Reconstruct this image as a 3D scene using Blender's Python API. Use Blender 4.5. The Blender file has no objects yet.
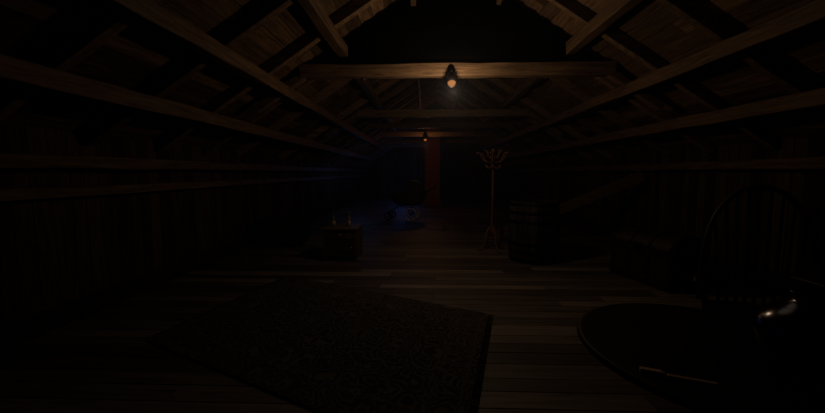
import bpy, bmesh, math, random
from mathutils import Vector, Matrix
random.seed(7)
R=math.radians
CX=0.40      # ridge line x
SL=0.65
def roofz(off): return 2.88-SL*(abs(off)-2.05)
# ---------------- materials ----------------
def newmat(name):
    m=bpy.data.materials.new(name); m.use_nodes=True
    nt=m.node_tree; b=nt.nodes['Principled BSDF']
    return m,nt,b
def wood(name,c1,c2,axis='x',rough=0.6,bump=0.4,scale=1.0,spec=0.3):
    m,nt,b=newmat(name); N=nt.nodes; L=nt.links
    tc=N.new('ShaderNodeTexCoord'); mp=N.new('ShaderNodeMapping')
    s={'x':(1.2,16,16),'y':(16,1.2,16),'z':(16,16,1.2)}[axis]
    mp.inputs['Scale'].default_value=[v*scale for v in s]
    at=N.new('ShaderNodeAttribute'); at.attribute_name='tone'
    off=N.new('ShaderNodeVectorMath'); off.operation='SCALE'; off.inputs[0].default_value=(13,7,5)
    L.new(at.outputs['Fac'],off.inputs['Scale'])
    add=N.new('ShaderNodeVectorMath'); add.operation='ADD'
    L.new(tc.outputs['Object'],add.inputs[0]); L.new(off.outputs[0],add.inputs[1])
    L.new(add.outputs[0],mp.inputs['Vector'])
    n=N.new('ShaderNodeTexNoise'); n.inputs['Scale'].default_value=1.6; n.inputs['Detail'].default_value=9; n.inputs['Roughness'].default_value=0.7; n.inputs['Distortion'].default_value=0.6
    L.new(mp.outputs[0],n.inputs['Vector'])
    cr=N.new('ShaderNodeValToRGB'); cr.color_ramp.elements[0].position=0.32; cr.color_ramp.elements[1].position=0.68
    cr.color_ramp.elements[0].color=(*c1,1); cr.color_ramp.elements[1].color=(*c2,1)
    L.new(n.outputs['Fac'],cr.inputs[0])
    mr=N.new('ShaderNodeMapRange'); mr.inputs['To Min'].default_value=0.45; mr.inputs['To Max'].default_value=1.35
    L.new(at.outputs['Fac'],mr.inputs['Value'])
    mul=N.new('ShaderNodeVectorMath'); mul.operation='SCALE'
    L.new(cr.outputs[0],mul.inputs[0]); L.new(mr.outputs[0],mul.inputs['Scale'])
    L.new(mul.outputs[0],b.inputs['Base Color'])
    bp=N.new('ShaderNodeBump'); bp.inputs['Strength'].default_value=bump; bp.inputs['Distance'].default_value=0.012
    L.new(n.outputs['Fac'],bp.inputs['Height']); L.new(bp.outputs[0],b.inputs['Normal'])
    b.inputs['Roughness'].default_value=rough; b.inputs['Specular IOR Level'].default_value=spec
    return m
def plain(name,c,rough=0.5,metal=0.0,noise=0.3,spec=0.5,emit=None,es=0):
    m,nt,b=newmat(name); N=nt.nodes; L=nt.links
    n=N.new('ShaderNodeTexNoise'); n.inputs['Scale'].default_value=14; n.inputs['Detail'].default_value=6
    tc=N.new('ShaderNodeTexCoord'); L.new(tc.outputs['Object'],n.inputs['Vector'])
    mr=N.new('ShaderNodeMapRange'); mr.inputs['To Min'].default_value=1-noise; mr.inputs['To Max'].default_value=1+noise
    L.new(n.outputs['Fac'],mr.inputs['Value'])
    mul=N.new('ShaderNodeVectorMath'); mul.operation='SCALE'; mul.inputs[0].default_value=c
    L.new(mr.outputs[0],mul.inputs['Scale']); L.new(mul.outputs[0],b.inputs['Base Color'])
    b.inputs['Roughness'].default_value=rough; b.inputs['Metallic'].default_value=metal; b.inputs['Specular IOR Level'].default_value=spec
    if emit: b.inputs['Emission Color'].default_value=(*emit,1); b.inputs['Emission Strength'].default_value=es
    return m
M_floor=wood('floor_wood',(.075,.066,.056),(.18,.156,.13),'x',0.55,0.5,1,0.35)
M_roof=wood('roof_boards',(.05,.034,.022),(.21,.135,.08),'y',0.75,0.6)
M_beamx=wood('beam_wood_x',(.07,.048,.032),(.23,.155,.093),'x',0.6,0.7)
M_beamy=wood('beam_wood_y',(.05,.034,.023),(.17,.112,.066),'y',0.65,0.7)
M_wall=wood('wall_wood',(.03,.023,.016),(.095,.066,.042),'z',0.8,0.6,1,.1)
M_ridge_shade=wood('ridge_shade_boards',(.002,.002,.002),(.005,.005,.005),'x',0.95,0.3,1,0.02)  # near-black colour stands in for shade under the ridge
M_rack=wood('rack_wood',(.14,.065,.038),(.28,.135,.07),'z',0.4,0.1)
M_cab=wood('cabinet_wood',(.05,.038,.026),(.14,.10,.06),'x',0.5,0.3)
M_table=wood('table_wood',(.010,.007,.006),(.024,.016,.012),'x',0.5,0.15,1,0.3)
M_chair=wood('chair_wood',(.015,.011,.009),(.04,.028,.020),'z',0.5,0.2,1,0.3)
M_barrel=wood('barrel_wood',(.02,.018,.018),(.055,.048,.045),'z',0.6,0.4)
M_iron=plain('black_iron',(.02,.02,.022),0.5,0.8)
M_brass=plain('brass',(.6,.38,.15),0.25,1.0)
M_steel=plain('steel',(.45,.33,.25),0.5,.6)
M_ivory=plain('ivory',(.6,.42,.3),0.5)
M_leather=plain('leather',(.025,.016,.01),0.6)
M_canvas=plain('pram_canvas',(.06,.055,.05),0.7)
M_white=plain('pale_enamel',(.8,.75,.7),0.4)
M_glaze=plain('black_glaze',(.004,.004,.005),0.2,spec=.5)
M_green=plain('green_glass',(.06,.11,.08),0.25)
M_amber=plain('amber_glass',(.18,.13,.08),0.25)
M_label=plain('paper_label',(.32,.28,.23),0.8)
M_bulb=plain('bulb_glow',(.01,.005,.002),0.8,spec=0.0,emit=(1,.36,.09),es=.5)
M_bulb2=plain('bulb_glow_red',(.01,.004,.002),0.8,spec=0.0,emit=(1,.3,.07),es=0.35)
# brick
M_brick,nt,b=newmat('brick'); N=nt.nodes; L=nt.links
tc=N.new('ShaderNodeTexCoord'); sp=N.new('ShaderNodeSeparateXYZ'); L.new(tc.outputs['Object'],sp.inputs[0])
ad=N.new('ShaderNodeMath'); L.new(sp.outputs[0],ad.inputs[0]); L.new(sp.outputs[1],ad.inputs[1])
cb=N.new('ShaderNodeCombineXYZ'); L.new(ad.outputs[0],cb.inputs[0]); L.new(sp.outputs[2],cb.inputs[1])
bk=N.new('ShaderNodeTexBrick'); bk.inputs['Scale'].default_value=1; bk.inputs['Brick Width'].default_value=.22; bk.inputs['Row Height'].default_value=.075; bk.inputs['Mortar Size'].default_value=.008
bk.inputs['Color1'].default_value=(.26,.05,.03,1); bk.inputs['Color2'].default_value=(.18,.04,.025,1); bk.inputs['Mortar'].default_value=(.09,.06,.05,1)
L.new(cb.outputs[0],bk.inputs['Vector']); L.new(bk.outputs['Color'],b.inputs['Base Color']); b.inputs['Roughness'].default_value=.9
# ---------------- mesh helpers ----------------
class MB:
    def __init__(s):
        s.bm=bmesh.new(); s.t=s.bm.faces.layers.float.new('tone')
    def box(s,c,size,rot=None,tone=None,mi=0,jit=0.0):
        if tone is None: tone=random.random()
        M=Matrix.Translation(c)
        if rot is not None: M=M@rot.to_4x4()
        vs=[]
        for i in (-1,1):
            for j in (-1,1):
                for k in (-1,1):
                    v=Vector((i*size[0]/2,j*size[1]/2,k*size[2]/2))
                    if jit: v+=Vector([random.uniform(-jit,jit) for _ in range(3)])
                    vs.append(s.bm.verts.new(M@v))
        q=[(0,1,3,2),(4,6,7,5),(0,4,5,1),(2,3,7,6),(0,2,6,4),(1,5,7,3)]
        for a in q:
            f=s.bm.faces.new([vs[i] for i in a]); f[s.t]=tone; f.material_index=mi
    def beam(s,p0,p1,w,h,tone=None,mi=0,n=1,wob=0.0,up=Vector((0,0,1))):
        if tone is None: tone=random.random()
        p0=Vector(p0);p1=Vector(p1);d=(p1-p0).normalized()
        side=d.cross(up).normalized(); u=side.cross(d).normalized()
        rings=[]
        for i in range(n+1):
            p=p0.lerp(p1,i/n)
            r=[]
            for a,b_ in ((-1,-1),(1,-1),(1,1),(-1,1)):
                j=Vector([random.uniform(-wob,wob) for _ in range(3)])
                r.append(s.bm.verts.new(p+side*a*w/2+u*b_*h/2+j))
            rings.append(r)
        fs=[]
        for i in range(n):
            for k in range(4):
                fs.append(s.bm.faces.new([rings[i][k],rings[i][(k+1)%4],rings[i+1][(k+1)%4],rings[i+1][k]]))
        fs.append(s.bm.faces.new(rings[0][::-1])); fs.append(s.bm.faces.new(rings[-1]))
        for f in fs: f[s.t]=tone; f.material_index=mi
    def tube(s,pts,rad,seg=10,mi=0,tone=.5,closed=False):
        pts=[Vector(p) for p in pts]; n=len(pts)
        if not isinstance(rad,(list,tuple)): rad=[rad]*n
        rings=[]; prev=None
        for i,p in enumerate(pts):
            if closed: d=pts[(i+1)%n]-pts[i-1]
            else: d=pts[min(i+1,n-1)]-pts[max(i-1,0)]
            d.normalize()
            if prev is None:
                a=Vector((0,0,1)) if abs(d.z)<.9 else Vector((1,0,0))
                u=d.cross(a).normalized()
            else:
                u=(prev-d*prev.dot(d)).normalized()
            prev=u; v=d.cross(u)
            rings.append([s.bm.verts.new(p+(u*math.cos(2*math.pi*k/seg)+v*math.sin(2*math.pi*k/seg))*rad[i]) for k in range(seg)])
        fs=[]
        m=n if closed else n-1
        for i in range(m):
            A=rings[i];B=rings[(i+1)%n]
            for k in range(seg):
                fs.append(s.bm.faces.new([A[k],A[(k+1)%seg],B[(k+1)%seg],B[k]]))
        if not closed:
            fs.append(s.bm.faces.new(rings[0][::-1])); fs.append(s.bm.faces.new(rings[-1]))
        for f in fs: f[s.t]=tone; f.material_index=mi; f.smooth=True
    def lathe(s,prof,c=(0,0,0),seg=32,mi=0,tone=.5,M=None,smooth=True):
        c=Vector(c); rings=[]
        for r,z in prof:
            ring=[]
            for k in range(seg):
                a=2*math.pi*k/seg
                v=Vector((max(r,1e-4)*math.cos(a),max(r,1e-4)*math.sin(a),z))
                if M is not None: v=M@v
                ring.append(s.bm.verts.new(c+v))
            rings.append(ring)
        fs=[]
        for i in range(len(rings)-1):
            for k in range(seg):
                fs.append(s.bm.faces.new([rings[i][k],rings[i][(k+1)%seg],rings[i+1][(k+1)%seg],rings[i+1][k]]))
        fs.append(s.bm.faces.new(rings[0][::-1])); fs.append(s.bm.faces.new(rings[-1]))
        for f in fs: f[s.t]=tone; f.material_index=mi; f.smooth=smooth
    def done(s,name,mats,loc=(0,0,0),rz=0,bevel=0,parent=None):
        bmesh.ops.recalc_face_normals(s.bm,faces=s.bm.faces)
        me=bpy.data.meshes.new(name); s.bm.to_mesh(me); s.bm.free()
        for m in (mats if isinstance(mats,list) else [mats]): me.materials.append(m)
        o=bpy.data.objects.new(name,me); bpy.context.collection.objects.link(o)
        o.location=loc; o.rotation_euler=(0,0,rz)
        if bevel:
            bv=o.modifiers.new('bevel','BEVEL'); bv.width=bevel; bv.segments=2; bv.limit_method='ANGLE'
        if parent: o.parent=parent
        return o
HW=3.75; XL=CX-HW; XR=CX+HW; Y0=-1.6; Y1=20.0
WT=roofz(HW)
# ---------------- floor ----------------
mb=MB(); y=Y0
while y<Y1:
    w=random.choice([.15,.17,.19,.21]); x=XL-0.1
    while x<XR+0.1:
        l=random.uniform(1.8,3.6); x2=min(x+l,XR+0.1)
        mb.box(((x+x2)/2,y+w/2,-.02+random.uniform(-.002,0)),(x2-x-.004,w-.007,.04)); x=x2
    y+=w
mb.box(((XL+XR)/2,(Y0+Y1)/2,-.07),(XR-XL+.2,Y1-Y0+.4,.05),tone=0)
mb.done('floor',M_floor)
# ---------------- roof ----------------
mb=MB()
ang=math.atan(SL)
for sgn in (-1,1):
    off=0.0; dx=.19*math.cos(ang)
    rot=Matrix.Rotation(sgn*ang,3,'Y')
    while off<HW+.25:
        yy=Y0-.1
        while yy<Y1+.1:
            l=random.uniform(2.5,5); y2=min(yy+l,Y1+.2)
            o=off+dx/2
            mb.box((CX+sgn*o,(yy+y2)/2,roofz(o)+.03+random.uniform(0,.006)),(.184,y2-yy-.006,.025),rot=rot); yy=y2
        off+=dx
    o=(HW+.2)/2
    mb.box((CX+sgn*o,(Y0+Y1)/2,roofz(o)+.085),((HW+.5)/math.cos(ang),Y1-Y0+.5,.03),rot=rot,tone=0)
mb.done('ceiling',M_roof)
# rafters
mb=MB()
ys=[]; yv=-1.2
while yv<Y1-.2: ys.append(yv); yv+=.94
for yv in ys:
    for sgn in (-1,1):
        o0=.02;o1=HW-.02
        mb.beam((CX+sgn*o0,yv,roofz(o0)-.06),(CX+sgn*o1,yv,roofz(o1)-.06),.085,.13,n=7,wob=.006)
mb.done('roof_rafters',M_beamx,bevel=.006)
# purlins
def purlin(off,w=.11,h=.15,ya=Y0+.05,yb=Y1-.05,drop=.2):
    m=MB(); m.beam((CX+off,ya,roofz(off)-drop),(CX+off,yb,roofz(off)-drop),w,h,n=int((yb-ya)/.5),wob=.009,tone=.75)
    m.done('purlin',M_beamy,bevel=.012)
for sgn in (-1,1):
    purlin(sgn*2.32); purlin(sgn*3.02)
    for (a,b_) in ((Y0+.05,5.02),(5.10,Y1-.05)):
        purlin(sgn*1.52,.13,.15,a,b_,.19); purlin(sgn*.56,.07,.12,a,b_,.19)
    m=MB(); o=sgn*(HW-.08)
    m.beam((CX+o,Y0+.05,roofz(HW)-.28),(CX+o,Y1-.05,roofz(HW)-.28),.13,.12,n=36,wob=.008,tone=.6)
    m.done('wall_plate',M_beamy,bevel=.012)
# collar beams
for i,yb in enumerate((1.6,5.05,8.6,10.7,13.2,16.2,18.6)):
    m=MB(); hw=2.12 if i!=2 else 2.0
    m.beam((CX-hw,yb,2.775),(CX+hw,yb,2.775),.14,.17,n=14,wob=.008,tone=.7)
    if i:
      for sgn in (-1,1):
        m.beam((CX+sgn*1.25,yb+.12,2.72),(CX+sgn*1.62,yb+.12,roofz(1.62)-.28),.06,.1,tone=.6,up=Vector((0,1,0)))
        m.beam((CX+sgn*2.75,yb+.0,roofz(2.75)-.16),(CX+sgn*2.0,yb+.0,roofz(2.0)-.14),.1,.12,tone=.6,n=3,wob=.006,up=Vector((0,1,0)))
    m.done('collar_beam',M_beamx,bevel=.012)
# boards coloured near-black for the unlit ridge space above first collar beam
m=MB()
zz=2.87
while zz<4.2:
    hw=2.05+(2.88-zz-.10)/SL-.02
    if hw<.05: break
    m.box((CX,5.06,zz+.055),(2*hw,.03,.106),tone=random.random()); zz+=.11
m.done('ridge_shade_panel',M_ridge_shade)
# ---------------- walls ----------------
def sidewall(x,name,rail=None):
    m=MB(); y=Y0
    s=1 if x>0 else -1
    while y<Y1:
        w=random.uniform(.14,.2); m.box((x+s*(.02+random.uniform(0,.008)),y+w/2,WT/2+.0),(.03,w-.006,WT+.02)); y+=w
    m.box((x+s*.06,(Y0+Y1)/2,WT/2+.0),(.03,Y1-Y0+.3,WT+.02),tone=0)
    return m.done(name,M_wall)
sidewall(XL,'wall_left'); sidewall(XR,'wall_right')
m=MB(); m.beam((XL+.045,Y0+.05,1.22),(XL+.045,Y1-.05,1.22),.09,.09,n=40,wob=.006,tone=.7); m.done('trim_1',M_beamy)
m=MB(); m.beam((XR-.03,Y0+.05,.1),(XR-.03,Y1-.05,.1),.04,.18,n=4,tone=.1); m.done('baseboard_right',M_wall)
m=MB(); m.beam((XL+.03,Y0+.05,.1),(XL+.03,Y1-.05,.1),.04,.18,n=4,tone=.1); m.done('baseboard_left',M_wall)
def endwall(y,name,win=False):
    m=MB(); x=XL
    while x<XR:
        w=.18; xc=x+w/2; top=roofz(xc-CX)+.04
        if win and -1.75<xc<-.75:
            m.box((xc,y,.4),(w-.004,.03,.8)); m.box((xc,y,(2.1+top)/2),(w-.004,.03,top-2.1))
        else: m.box((xc,y,top/2),(w-.004,.03,top))
        x+=w
    m.done(name,M_wall)
endwall(Y1,'wall_back',True); endwall(Y0,'wall_front')
m=MB()
for x in (-1.83,-1.25,-.67): m.box((x,Y1-.03,1.45),(.07,.05,1.42),tone=.4)
for z in (.78,1.45,2.12): m.box((-1.25,Y1-.03,z),(1.23,.05,.07),tone=.4)
m.done('window_1',M_wall)
# ---------------- chimney ----------------
m=MB()
m.box((.3,15.2,roofz(.5)/2-.06),(.62,.6,roofz(.5)-.12)); m.box((.3,15.2,.12),(.72,.7,.24)); m.box((.3,15.2,2.0),(.68,.66,.1))
m.done('brick_chimney',M_brick,bevel=.01)
# ---------------- rug ----------------
M_rug,nt,b=newmat('persian_rug'); N=nt.nodes; L=nt.links
def math_(op,a,b_=None):
    n=N.new('ShaderNodeMath'); n.operation=op
    for i,v in enumerate((a,b_)):
        if v is None: continue
        if isinstance(v,(int,float)): n.inputs[i].default_value=v
        else: L.new(v,n.inputs[i])
    return n.outputs[0]
tc=N.new('ShaderNodeUVMap'); tc.uv_map='weave'; sp=N.new('ShaderNodeSeparateXYZ'); L.new(tc.outputs['UV'],sp.inputs[0])
ax=math_('ABSOLUTE',sp.outputs[0]); ay=math_('ABSOLUTE',sp.outputs[1])
cb=N.new('ShaderNodeCombineXYZ'); L.new(ax,cb.inputs[0]); L.new(ay,cb.inputs[1])
nz=N.new('ShaderNodeTexNoise'); nz.inputs['Scale'].default_value=6; nz.inputs['Detail'].default_value=2; L.new(cb.outputs[0],nz.inputs['Vector'])
vm=N.new('ShaderNodeVectorMath'); vm.operation='MULTIPLY_ADD'; vm.inputs[1].default_value=(.2,.2,.0)
L.new(nz.outputs['Color'],vm.inputs[0]); L.new(cb.outputs[0],vm.inputs[2])
vo=N.new('ShaderNodeTexVoronoi'); vo.inputs['Scale'].default_value=6; L.new(vm.outputs[0],vo.inputs['Vector'])
rings=math_('SINE',math_('MULTIPLY',vo.outputs['Distance'],28))
vo2=N.new('ShaderNodeTexVoronoi'); vo2.inputs['Scale'].default_value=20; L.new(vm.outputs[0],vo2.inputs['Vector'])
dots=math_('LESS_THAN',vo2.outputs['Distance'],.32)
wv=math_('GREATER_THAN',rings,.4)
pat=math_('MAXIMUM',math_('MULTIPLY',wv,.9),math_('MULTIPLY',dots,.5))
dx_=math_('SUBTRACT',1.375,ax); dy_=math_('SUBTRACT',.97,ay); d=math_('MINIMUM',dx_,dy_)
b1=math_('MULTIPLY',math_('GREATER_THAN',d,.05),math_('LESS_THAN',d,.07))
b2=math_('MULTIPLY',math_('GREATER_THAN',d,.25),math_('LESS_THAN',d,.27))
b3=math_('MULTIPLY',math_('GREATER_THAN',d,.29),math_('LESS_THAN',d,.30))
lines=math_('MULTIPLY',math_('MAXIMUM',b1,math_('MAXIMUM',b2,b3)),.5)
inb=math_('LESS_THAN',d,.26)
mixf=N.new('ShaderNodeMix'); mixf.data_type='RGBA'; L.new(inb,mixf.inputs['Factor'])
mixf.inputs[6].default_value=(.034,.036,.033,1); mixf.inputs[7].default_value=(.040,.036,.031,1)
mixp=N.new('ShaderNodeMix'); mixp.data_type='RGBA'; L.new(pat,mixp.inputs['Factor']); L.new(mixf.outputs[2],mixp.inputs[6])
mixp.inputs[7].default_value=(.095,.088,.075,1)
mixl=N.new('ShaderNodeMix'); mixl.data_type='RGBA'; L.new(lines,mixl.inputs['Factor']); L.new(mixp.outputs[2],mixl.inputs[6])
mixl.inputs[7].default_value=(.10,.092,.078,1)
L.new(mixl.outputs[2],b.inputs['Base Color']); b.inputs['Roughness'].default_value=.95; b.inputs['Specular IOR Level'].default_value=.1
fn=N.new('ShaderNodeTexNoise'); fn.inputs['Scale'].default_value=300; L.new(tc.outputs['UV'],fn.inputs['Vector'])
bp=N.new('ShaderNodeBump'); bp.inputs['Strength'].default_value=.5; bp.inputs['Distance'].default_value=.004; L.new(fn.outputs['Fac'],bp.inputs['Height']); L.new(bp.outputs[0],b.inputs['Normal'])
m=MB(); m.box((0,0,.007),(2.75,1.94,.012))
for sx in (-1,1):
    for k in range(90):
        yy=-.96+k*1.92/89; m.box((sx*1.40,yy+random.uniform(-.004,.004),.004),(.055,.008,.004),rot=Matrix.Rotation(random.uniform(-.2,.2),3,'Z'))
rug=m.done('persian_rug',M_rug,loc=(-.84,3.13,0))
uv=rug.data.uv_layers.new(name='weave')
for lp in rug.data.loops:
    co=rug.data.vertices[lp.vertex_index].co; uv.data[lp.index].uv=(co.x,co.y)
for v in rug.data.vertices:   # the rug lies slightly skewed on the boards
    x,y=v.co.x,v.co.y; v.co.x=x*.896+y*.243; v.co.y=-x*.444+y*.970
# ---------------- nightstand ----------------
def empty(name,loc,rz=0):
    e=bpy.data.objects.new(name,None); bpy.context.collection.objects.link(e); e.location=loc; e.rotation_euler=(0,0,rz); e.empty_display_size=.1; return e
e=empty('nightstand',(-1.34,5.80,0))
m=MB(); m.box((0,0,.515),(.56,.56,.03),tone=.9); m.done('top',M_cab,bevel=.006,parent=e)
m=MB()
m.box((0,.24,.29),(.5,.02,.42),tone=.4)
for s in (-1,1): m.box((s*.25,0,.29),(.02,.5,.42),tone=.4)
m.box((0,-.005,.09),(.48,.49,.02),tone=.4)
for s in (-1,1):
    for t in (-1,1): m.box((s*.245,t*.235,.25),(.045,.045,.5),tone=.5)
m.done('carcass',M_cab,bevel=.004,parent=e)
m=MB(); m.box((0,-.24,.42),(.44,.02,.14),tone=.4); m.box((0,-.24,.22),(.44,.02,.23),tone=.3)
m.box((0,-.252,.22),(.34,.012,.14),tone=.3); m.done('doors_and_drawer',M_cab,bevel=.004,parent=e)
m=MB()
for z in (.42,.22): m.lathe([(.006,0),(.008,.015),(.016,.02),(.018,.03),(.008,.036)],(0 if z>.3 else .18,-.248,z),16,M=Matrix.Rotation(R(90),3,'X'))
m.done('knobs',M_brass,parent=e)
def bottle(name,loc,mat,h=.23):
    k=h/.23
    m=MB(); m.lathe([(.0,0),(.030,0),(.032,.01),(.032,.12*k),(.029,.14*k),(.015,.17*k),(.0125,.21*k),(.017,.212*k),(.017,.225*k),(.012,.23*k)],(0,0,0),24)
    m.lathe([(.0325,.03),(.0332,.031),(.0332,.09*k),(.0325,.091*k)],(0,0,0),24,mi=1)
    m.done(name,[mat,M_label],loc=loc)
bottle('glass_bottle',(-1.49,5.76,.531),M_green); bottle('glass_bottle',(-1.24,5.78,.531),M_amber,.22)
# ---------------- barrel ----------------
e=empty('wooden_barrel',(1.74,5.78,0))
m=MB(); H=.95; nst=22
def br(z): return .365+.025*math.sin(math.pi*z/H)
for k in range(nst):
    a0=2*math.pi*k/nst+.008; a1=2*math.pi*(k+1)/nst-.008; t=random.random(); rings=[]
    for i in range(9):
        z=H*i/8; r=br(z); q=[]
        for a,rr in ((a0,r),((a0+a1)/2,r+.003),(a1,r),(a1,r-.025),(a0,r-.025)):
            q.append(m.bm.verts.new((rr*math.cos(a),rr*math.sin(a),z)))
        rings.append(q)
    for i in range(8):
        for j in range(5):
            f=m.bm.faces.new([rings[i][j],rings[i][(j+1)%5],rings[i+1][(j+1)%5],rings[i+1][j]]); f[m.t]=t
    f=m.bm.faces.new(rings[0]); f[m.t]=t; f=m.bm.faces.new(rings[-1]); f[m.t]=t
m.lathe([(.345,.90),(.345,.915)],(0,0,0),32,tone=.4,smooth=False); m.lathe([(.345,.04),(.345,.06)],(0,0,0),32,tone=.4,smooth=False)
m.done('staves',M_barrel,parent=e)
m=MB()
for z in (.03,.15,.28,.62,.76,.89):
    m.lathe([(br(z)+.001,z-.0),(br(z)+.007,z),(br(z+.04)+.007,z+.04),(br(z+.04)+.001,z+.04)],(0,0,0),44,smooth=False)
m.done('hoops',M_iron,parent=e)
# ---------------- coat rack ----------------
e=empty('coat_rack',(1.21,6.5,0))
m=MB()
m.lathe([(.02,.30),(.03,.33),(.022,.38),(.018,.5),(.018,1.0),(.024,1.04),(.018,1.08),(.017,1.55),(.028,1.58),(.028,1.66),(.018,1.69),(.016,1.76),(.026,1.785),(.018,1.81),(.004,1.825)],(0,0,0),16)
m.done('pole',M_rack,parent=e)
m=MB()
for k in range(4):
    a=R(90*k+20); c,s=math.cos(a),math.sin(a)
    P=[(.0,.42),(.06,.40),(.11,.30),(.13,.18),(.17,.08),(.22,.025),(.26,.016)]
    m.tube([(c*r,s*r,z) for r,z in P],[.014,.015,.015,.015,.015,.015,.014],8)
m.tube([(.12*math.cos(2*math.pi*k/24),.12*math.sin(2*math.pi*k/24),.24) for k in range(24)],.008,6,closed=True)
m.done('feet',M_rack,parent=e)
m=MB()
for k in range(6):
    a=R(60*k+10); c,s=math.cos(a),math.sin(a)
    P=[(.0,1.60),(.06,1.575),(.13,1.585),(.19,1.63),(.225,1.69),(.25,1.735),(.285,1.75),(.305,1.725)]
    m.tube([(c*r,s*r,z) for r,z in P],[.010]*7+[.013],8)
    P=[(.0,1.64),(.06,1.65),(.10,1.69),(.115,1.75),(.14,1.79),(.17,1.785)]
    m.tube([(c*r,s*r,z) for r,z in P],[.008]*5+[.011],8)
    P=[(.0,1.52),(.05,1.48),(.10,1.475),(.135,1.51),(.14,1.54)]
    m.tube([(c*r,s*r,z) for r,z in P],[.009]*5,8)
m.done('hooks',M_rack,parent=e)
# ---------------- pram ----------------
e=empty('baby_carriage',(-.50,10.6,0),R(-8))
m=MB()
nseg=20; rows=7; grid=[]
for i in range(rows+1):
    th=math.pi/2*i/rows; ring=[]
    for k in range(nseg):
        a=2*math.pi*k/nseg; r=math.cos(th)**.5 if i<rows else .05
        ring.append(m.bm.verts.new((.52*r*math.cos(a),.24*r*math.sin(a),.78-.36*math.sin(th))))
    grid.append(ring)
for i in range(rows):
    for k in range(nseg):
        f=m.bm.faces.new([grid[i][k],grid[i][(k+1)%nseg],grid[i+1][(k+1)%nseg],grid[i+1][k]]); f.smooth=True
m.bm.faces.new(grid[-1]); m.done('tub',M_canvas,parent=e)
m=MB(); rows=9; grid=[]
for i in range(rows+1):   # folding hood: fan of arches
    th=R(5+i*11); ring=[]
    for k in range(13):
        a=math.pi*k/12; rr=.40+(.012 if i%2 else -.012)
        ring.append(m.bm.verts.new((.12+rr*math.cos(th)*math.sin(a)*1.0,-.245*math.cos(a),.78+.40*math.sin(th)*math.sin(a))))
    grid.append(ring)
for i in range(rows):
    for k in range(12):
        f=m.bm.faces.new([grid[i][k],grid[i][k+1],grid[i+1][k+1],grid[i+1][k]]); f.smooth=True
o=m.done('hood',M_canvas,parent=e); sd=o.modifiers.new('s','SOLIDIFY'); sd.thickness=.008
m=MB()
def wheel(x,y,r,mi=1):
    m.tube([(x+r*math.cos(2*math.pi*k/32),y,r+.018+r*math.sin(2*math.pi*k/32)) for k in range(32)],.018,8,closed=True,mi=mi)
    for k in range(8):
        a=math.pi*k/4+.2; m.tube([(x,y,r+.014),(x+r*math.cos(a),y,r+.014+r*math.sin(a))],.004,6)
    m.tube([(x,y-.03,r+.014),(x,y+.03,r+.014)],.02,10)
for y in (-.25,.25):
    wheel(.12,y,.17); wheel(-.55,y,.11,0)
    m.tube([(-.55,y*.8,.13),(-.42,y*.8,.34),(-.2,y*.8,.42),(.0,y*.8,.38),(.12,y*.8,.19)],.011,8)
    m.tube([(.45,y*.9,.75),(.7,y*.9,.93),(.8,y*.9,.98)],.011,8)
m.tube([(.8,-.24,.98),(.8,.24,.98)],.016,8)
for x,z in ((.12,.184),(-.55,.124)): m.tube([(x,-.26,z),(x,.26,z)],.009,8)
m.done('chassis',[M_iron,M_white],parent=e)
# ---------------- round table ----------------
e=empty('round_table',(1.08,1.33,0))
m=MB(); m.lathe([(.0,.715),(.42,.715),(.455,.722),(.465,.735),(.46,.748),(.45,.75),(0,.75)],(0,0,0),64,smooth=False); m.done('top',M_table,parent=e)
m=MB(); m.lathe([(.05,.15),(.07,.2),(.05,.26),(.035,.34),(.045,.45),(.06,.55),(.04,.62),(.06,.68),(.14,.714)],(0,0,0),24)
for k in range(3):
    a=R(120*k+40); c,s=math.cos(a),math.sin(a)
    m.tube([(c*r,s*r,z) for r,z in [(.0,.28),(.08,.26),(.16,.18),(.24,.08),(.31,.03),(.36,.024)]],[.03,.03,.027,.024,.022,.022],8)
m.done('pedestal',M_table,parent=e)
# knife
m=MB()
m.beam((.01,0,.006),(.14,0,.006),.016,.0025,n=1); m.box((-.035,0,.008),(.06,.018,.014),mi=1,tone=.5); m.box((-.001,0,.007),(.012,.012,.010),tone=.5)
m.done('table_knife',[M_steel,M_ivory],loc=(.765,1.125,.751),rz=R(-20),bevel=.001)
# jug
m=MB()
J=[(.0,0),(.09,0),(.11,.015),(.145,.07),(.155,.125),(.14,.18),(.095,.22),(.065,.24),(.062,.255),(.075,.27),(.068,.27),(.054,.255),(.05,.24)]
m.lathe(J,(0,0,0),48)
m.tube([(.07,0,.26),(.13,0,.265),(.19,0,.22),(.20,0,.16),(.15,0,.11)],[.012,.014,.014,.013,.012],10)
m.done('ceramic_jug',M_glaze,loc=(1.25,1.15,.751),rz=R(-40))
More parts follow.
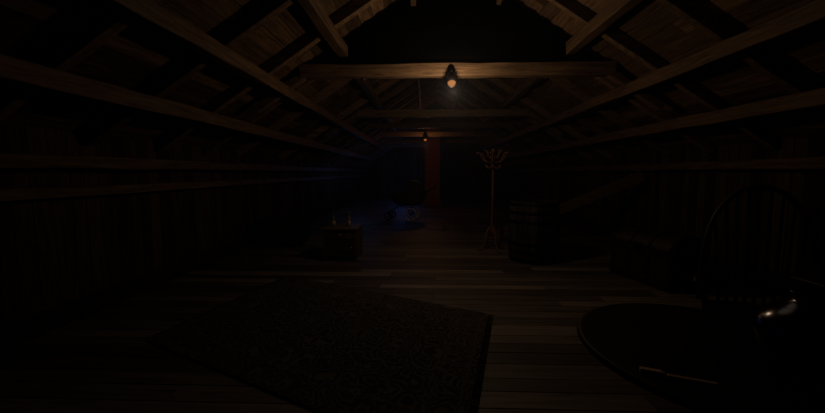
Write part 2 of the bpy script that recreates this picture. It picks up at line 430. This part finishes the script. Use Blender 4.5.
# ---------------- windsor chair ----------------
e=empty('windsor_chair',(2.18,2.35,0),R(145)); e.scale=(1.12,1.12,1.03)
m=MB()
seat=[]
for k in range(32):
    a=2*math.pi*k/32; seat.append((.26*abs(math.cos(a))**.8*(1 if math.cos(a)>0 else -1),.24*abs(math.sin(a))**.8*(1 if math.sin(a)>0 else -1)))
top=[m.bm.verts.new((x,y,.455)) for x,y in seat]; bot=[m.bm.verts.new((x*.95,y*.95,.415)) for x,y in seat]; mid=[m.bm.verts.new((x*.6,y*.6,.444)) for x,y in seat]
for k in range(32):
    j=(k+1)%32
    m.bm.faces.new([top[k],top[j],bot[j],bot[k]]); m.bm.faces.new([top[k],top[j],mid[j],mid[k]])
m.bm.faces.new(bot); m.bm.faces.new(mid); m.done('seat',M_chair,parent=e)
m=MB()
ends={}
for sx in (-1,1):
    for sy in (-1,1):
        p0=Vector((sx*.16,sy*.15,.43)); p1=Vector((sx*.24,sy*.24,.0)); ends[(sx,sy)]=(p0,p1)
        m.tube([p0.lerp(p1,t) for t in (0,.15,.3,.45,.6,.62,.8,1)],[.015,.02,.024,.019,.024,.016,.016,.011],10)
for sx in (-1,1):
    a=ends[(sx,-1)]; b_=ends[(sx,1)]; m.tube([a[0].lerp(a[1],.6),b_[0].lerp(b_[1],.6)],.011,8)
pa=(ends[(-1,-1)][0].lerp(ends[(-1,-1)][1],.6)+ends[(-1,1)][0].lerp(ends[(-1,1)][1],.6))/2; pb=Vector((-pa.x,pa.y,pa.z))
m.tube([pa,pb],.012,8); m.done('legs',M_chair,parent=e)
m=MB()
bow=[]
for k in range(25):
    t=math.pi*k/24; bow.append(Vector((.27*math.cos(t)*(1 if True else 0),-.20-.13*math.sin(t)**.7,.44+.82*math.sin(t)**.62)))
m.tube(bow,.016,8)
for k in range(9):
    x=-.19+k*.38/8; tt=math.acos(max(-1,min(1,x*1.12/.27))); tp=Vector((.27*math.cos(tt),-.20-.13*math.sin(tt)**.7,.44+.82*math.sin(tt)**.62))
    b0=Vector((x*.9,-.20,.45)); m.tube([b0,b0.lerp(tp,.3),tp],[.008,.011,.007],8)
arm=[]
for k in range(21):
    t=math.pi*k/20; arm.append(Vector((.30*math.cos(t),.16-.42*math.sin(t),.68)))
arm=[Vector((.30,.24,.67))]+arm+[Vector((-.30,.24,.67))]
m.tube(arm,.018,8)
for sx in (-1,1):
    m.tube([(sx*.22,.14,.45),(sx*.26,.17,.56),(sx*.30,.19,.67)],[.012,.018,.012],8)
    m.tube([(sx*.24,.0,.45),(sx*.295,.03,.67)],.009,8)
m.done('back_and_arms',M_chair,parent=e)
# ---------------- steamer trunk ----------------
e=empty('steamer_trunk',(3.0,4.7,0),R(-78))
m=MB(); m.box((0,0,.24),(.95,.52,.44),tone=.5)
A=[]
for x in (-.475,.475): A.append([m.bm.verts.new((x,.26*math.cos(math.pi*k/12),.47+.17*math.sin(math.pi*k/12))) for k in range(13)])
for k in range(12): m.bm.faces.new([A[0][k],A[0][k+1],A[1][k+1],A[1][k]])
m.bm.faces.new(A[0]); m.bm.faces.new(A[1][::-1]); m.bm.faces.new([A[0][0],A[0][-1],A[1][-1],A[1][0]])
m.done('body',M_leather,parent=e,bevel=.006)
m=MB()
for x in (-.45,-.15,.15,.45):
    m.tube([(x,.265*math.cos(math.pi*k/12),.47+.175*math.sin(math.pi*k/12)) for k in range(13)],.014,6)
    for s in (-1,1): m.box((x,s*.264,.24),(.04,.014,.44),tone=.3)
for s in (-1,1): m.box((0,s*.266,.035),(.96,.014,.05),tone=.3); m.box((0,s*.266,.43),(.96,.014,.05),tone=.3)
m.done('slats',M_chair,parent=e)
m=MB(); m.box((0,-.28,.45),(.09,.014,.11)); m.done('lock',M_iron,parent=e,bevel=.003)
# ---------------- storage crate (left) ----------------
m=MB(); 
for z in (.09,.26,.43):
    for s in (-1,1):
        m.box((0,s*.3,z),(.8,.02,.15),tone=.1); m.box((s*.39,0,z),(.02,.58,.15),tone=.1)
for s in (-1,1):
    for t in (-1,1): m.box((s*.37,t*.32,.26),(.06,.02,.5),tone=.1)
for k in range(4): m.box((0,-.24+k*.16,.525),(.82,.15,.02),tone=.2)
m.box((0,0,.02),(.78,.58,.02))
m.done('wooden_crate',M_wall,loc=(-2.75,6.9,0),rz=R(8),bevel=.003)
# ---------------- leaning plank ----------------
m=MB(); m.beam((1.4,7.4,.07),(3.97,6.75,1.34),.05,.2,n=6,wob=.004,tone=.3); m.done('leaning_plank',M_beamx,bevel=.006)
# ---------------- lamps ----------------
def spotlamp(name,loc,glow,scale=1):
    e=empty(name,loc); e.scale=(scale,)*3
    tilt=Matrix.Rotation(R(-38),3,'X')
    m=MB()
    m.lathe([(.03,.10),(.055,.08),(.06,.0),(.062,-.10),(.056,-.10),(.052,-.06)],(0,0,0),28,M=tilt)
    m.tube([(0,.0,.09),(0,.05,.14),(0,.09,.16)],.012,8)
    m.lathe([(.045,0),(.045,.02)],(0,.1,.16),20,M=Matrix.Rotation(R(-90),3,'X'))
    m.done('housing',M_iron,parent=e)
    m=MB(); m.lathe([(.0,-.112),(.03,-.108),(.045,-.095),(.052,-.075),(.04,-.065),(.0,-.065)],(0,0,0),24,M=tilt); m.done('bulb',glow,parent=e)
spotlamp('ceiling_spotlight',(.34,4.86,2.62),M_bulb)
spotlamp('ceiling_spotlight',(.0,12.98,2.62),M_bulb2)
def point(name,loc,col,en,size=.05):
    l=bpy.data.lights.new(name,'POINT'); l.color=col; l.energy=en; l.shadow_soft_size=size
    o=bpy.data.objects.new(name,l); bpy.context.collection.objects.link(o); o.location=loc; return o
point('spotlight_glow',(.34,4.52,2.38),(1,.70,.45),22,.04)
point('far_spotlight_glow',(.0,12.6,2.35),(1,.45,.25),8,.04)
point('middle_glow',(.3,7.3,2.55),(1,.68,.42),2.2,.2)
point('blue_fill_back',(-1.0,17.0,1.6),(.1,.2,1),9,.4)  # added blue fill inside the far end, for a hazy glow
point('blue_fill_left',(-2.3,12.5,1.4),(.15,.28,1),3,.4)  # unseen blue ambient added to tint the far left side
point('blue_fill_near',(-1.2,2.0,1.5),(.25,.4,1),.55,.5)  # added ambient blue near the camera, turns dark surfaces blue-black
point('warm_roof_fill',(.7,2.6,2.55),(1,.82,.66),2.6,.4)  # warm fill added without a fixture, brightens the near roof
w=bpy.data.worlds.new('night'); bpy.context.scene.world=w; w.use_nodes=True
nt=w.node_tree
nt.nodes['Background'].inputs[0].default_value=(.05,.12,1,1); nt.nodes['Background'].inputs[1].default_value=.004
vs=nt.nodes.new('ShaderNodeVolumeScatter'); vs.inputs['Color'].default_value=(.7,.82,1,1); vs.inputs['Density'].default_value=.006; vs.inputs['Anisotropy'].default_value=.0
nt.links.new(vs.outputs[0],nt.nodes['World Output'].inputs['Volume'])
# ---------------- camera ----------------
c=bpy.data.cameras.new('camera'); o=bpy.data.objects.new('camera',c); bpy.context.collection.objects.link(o)
c.sensor_width=36; c.lens=36*360/825; c.clip_start=.02
o.location=(0,0,1.4); o.rotation_euler=(R(90-5.4),0,R(2.0))
bpy.context.scene.camera=o
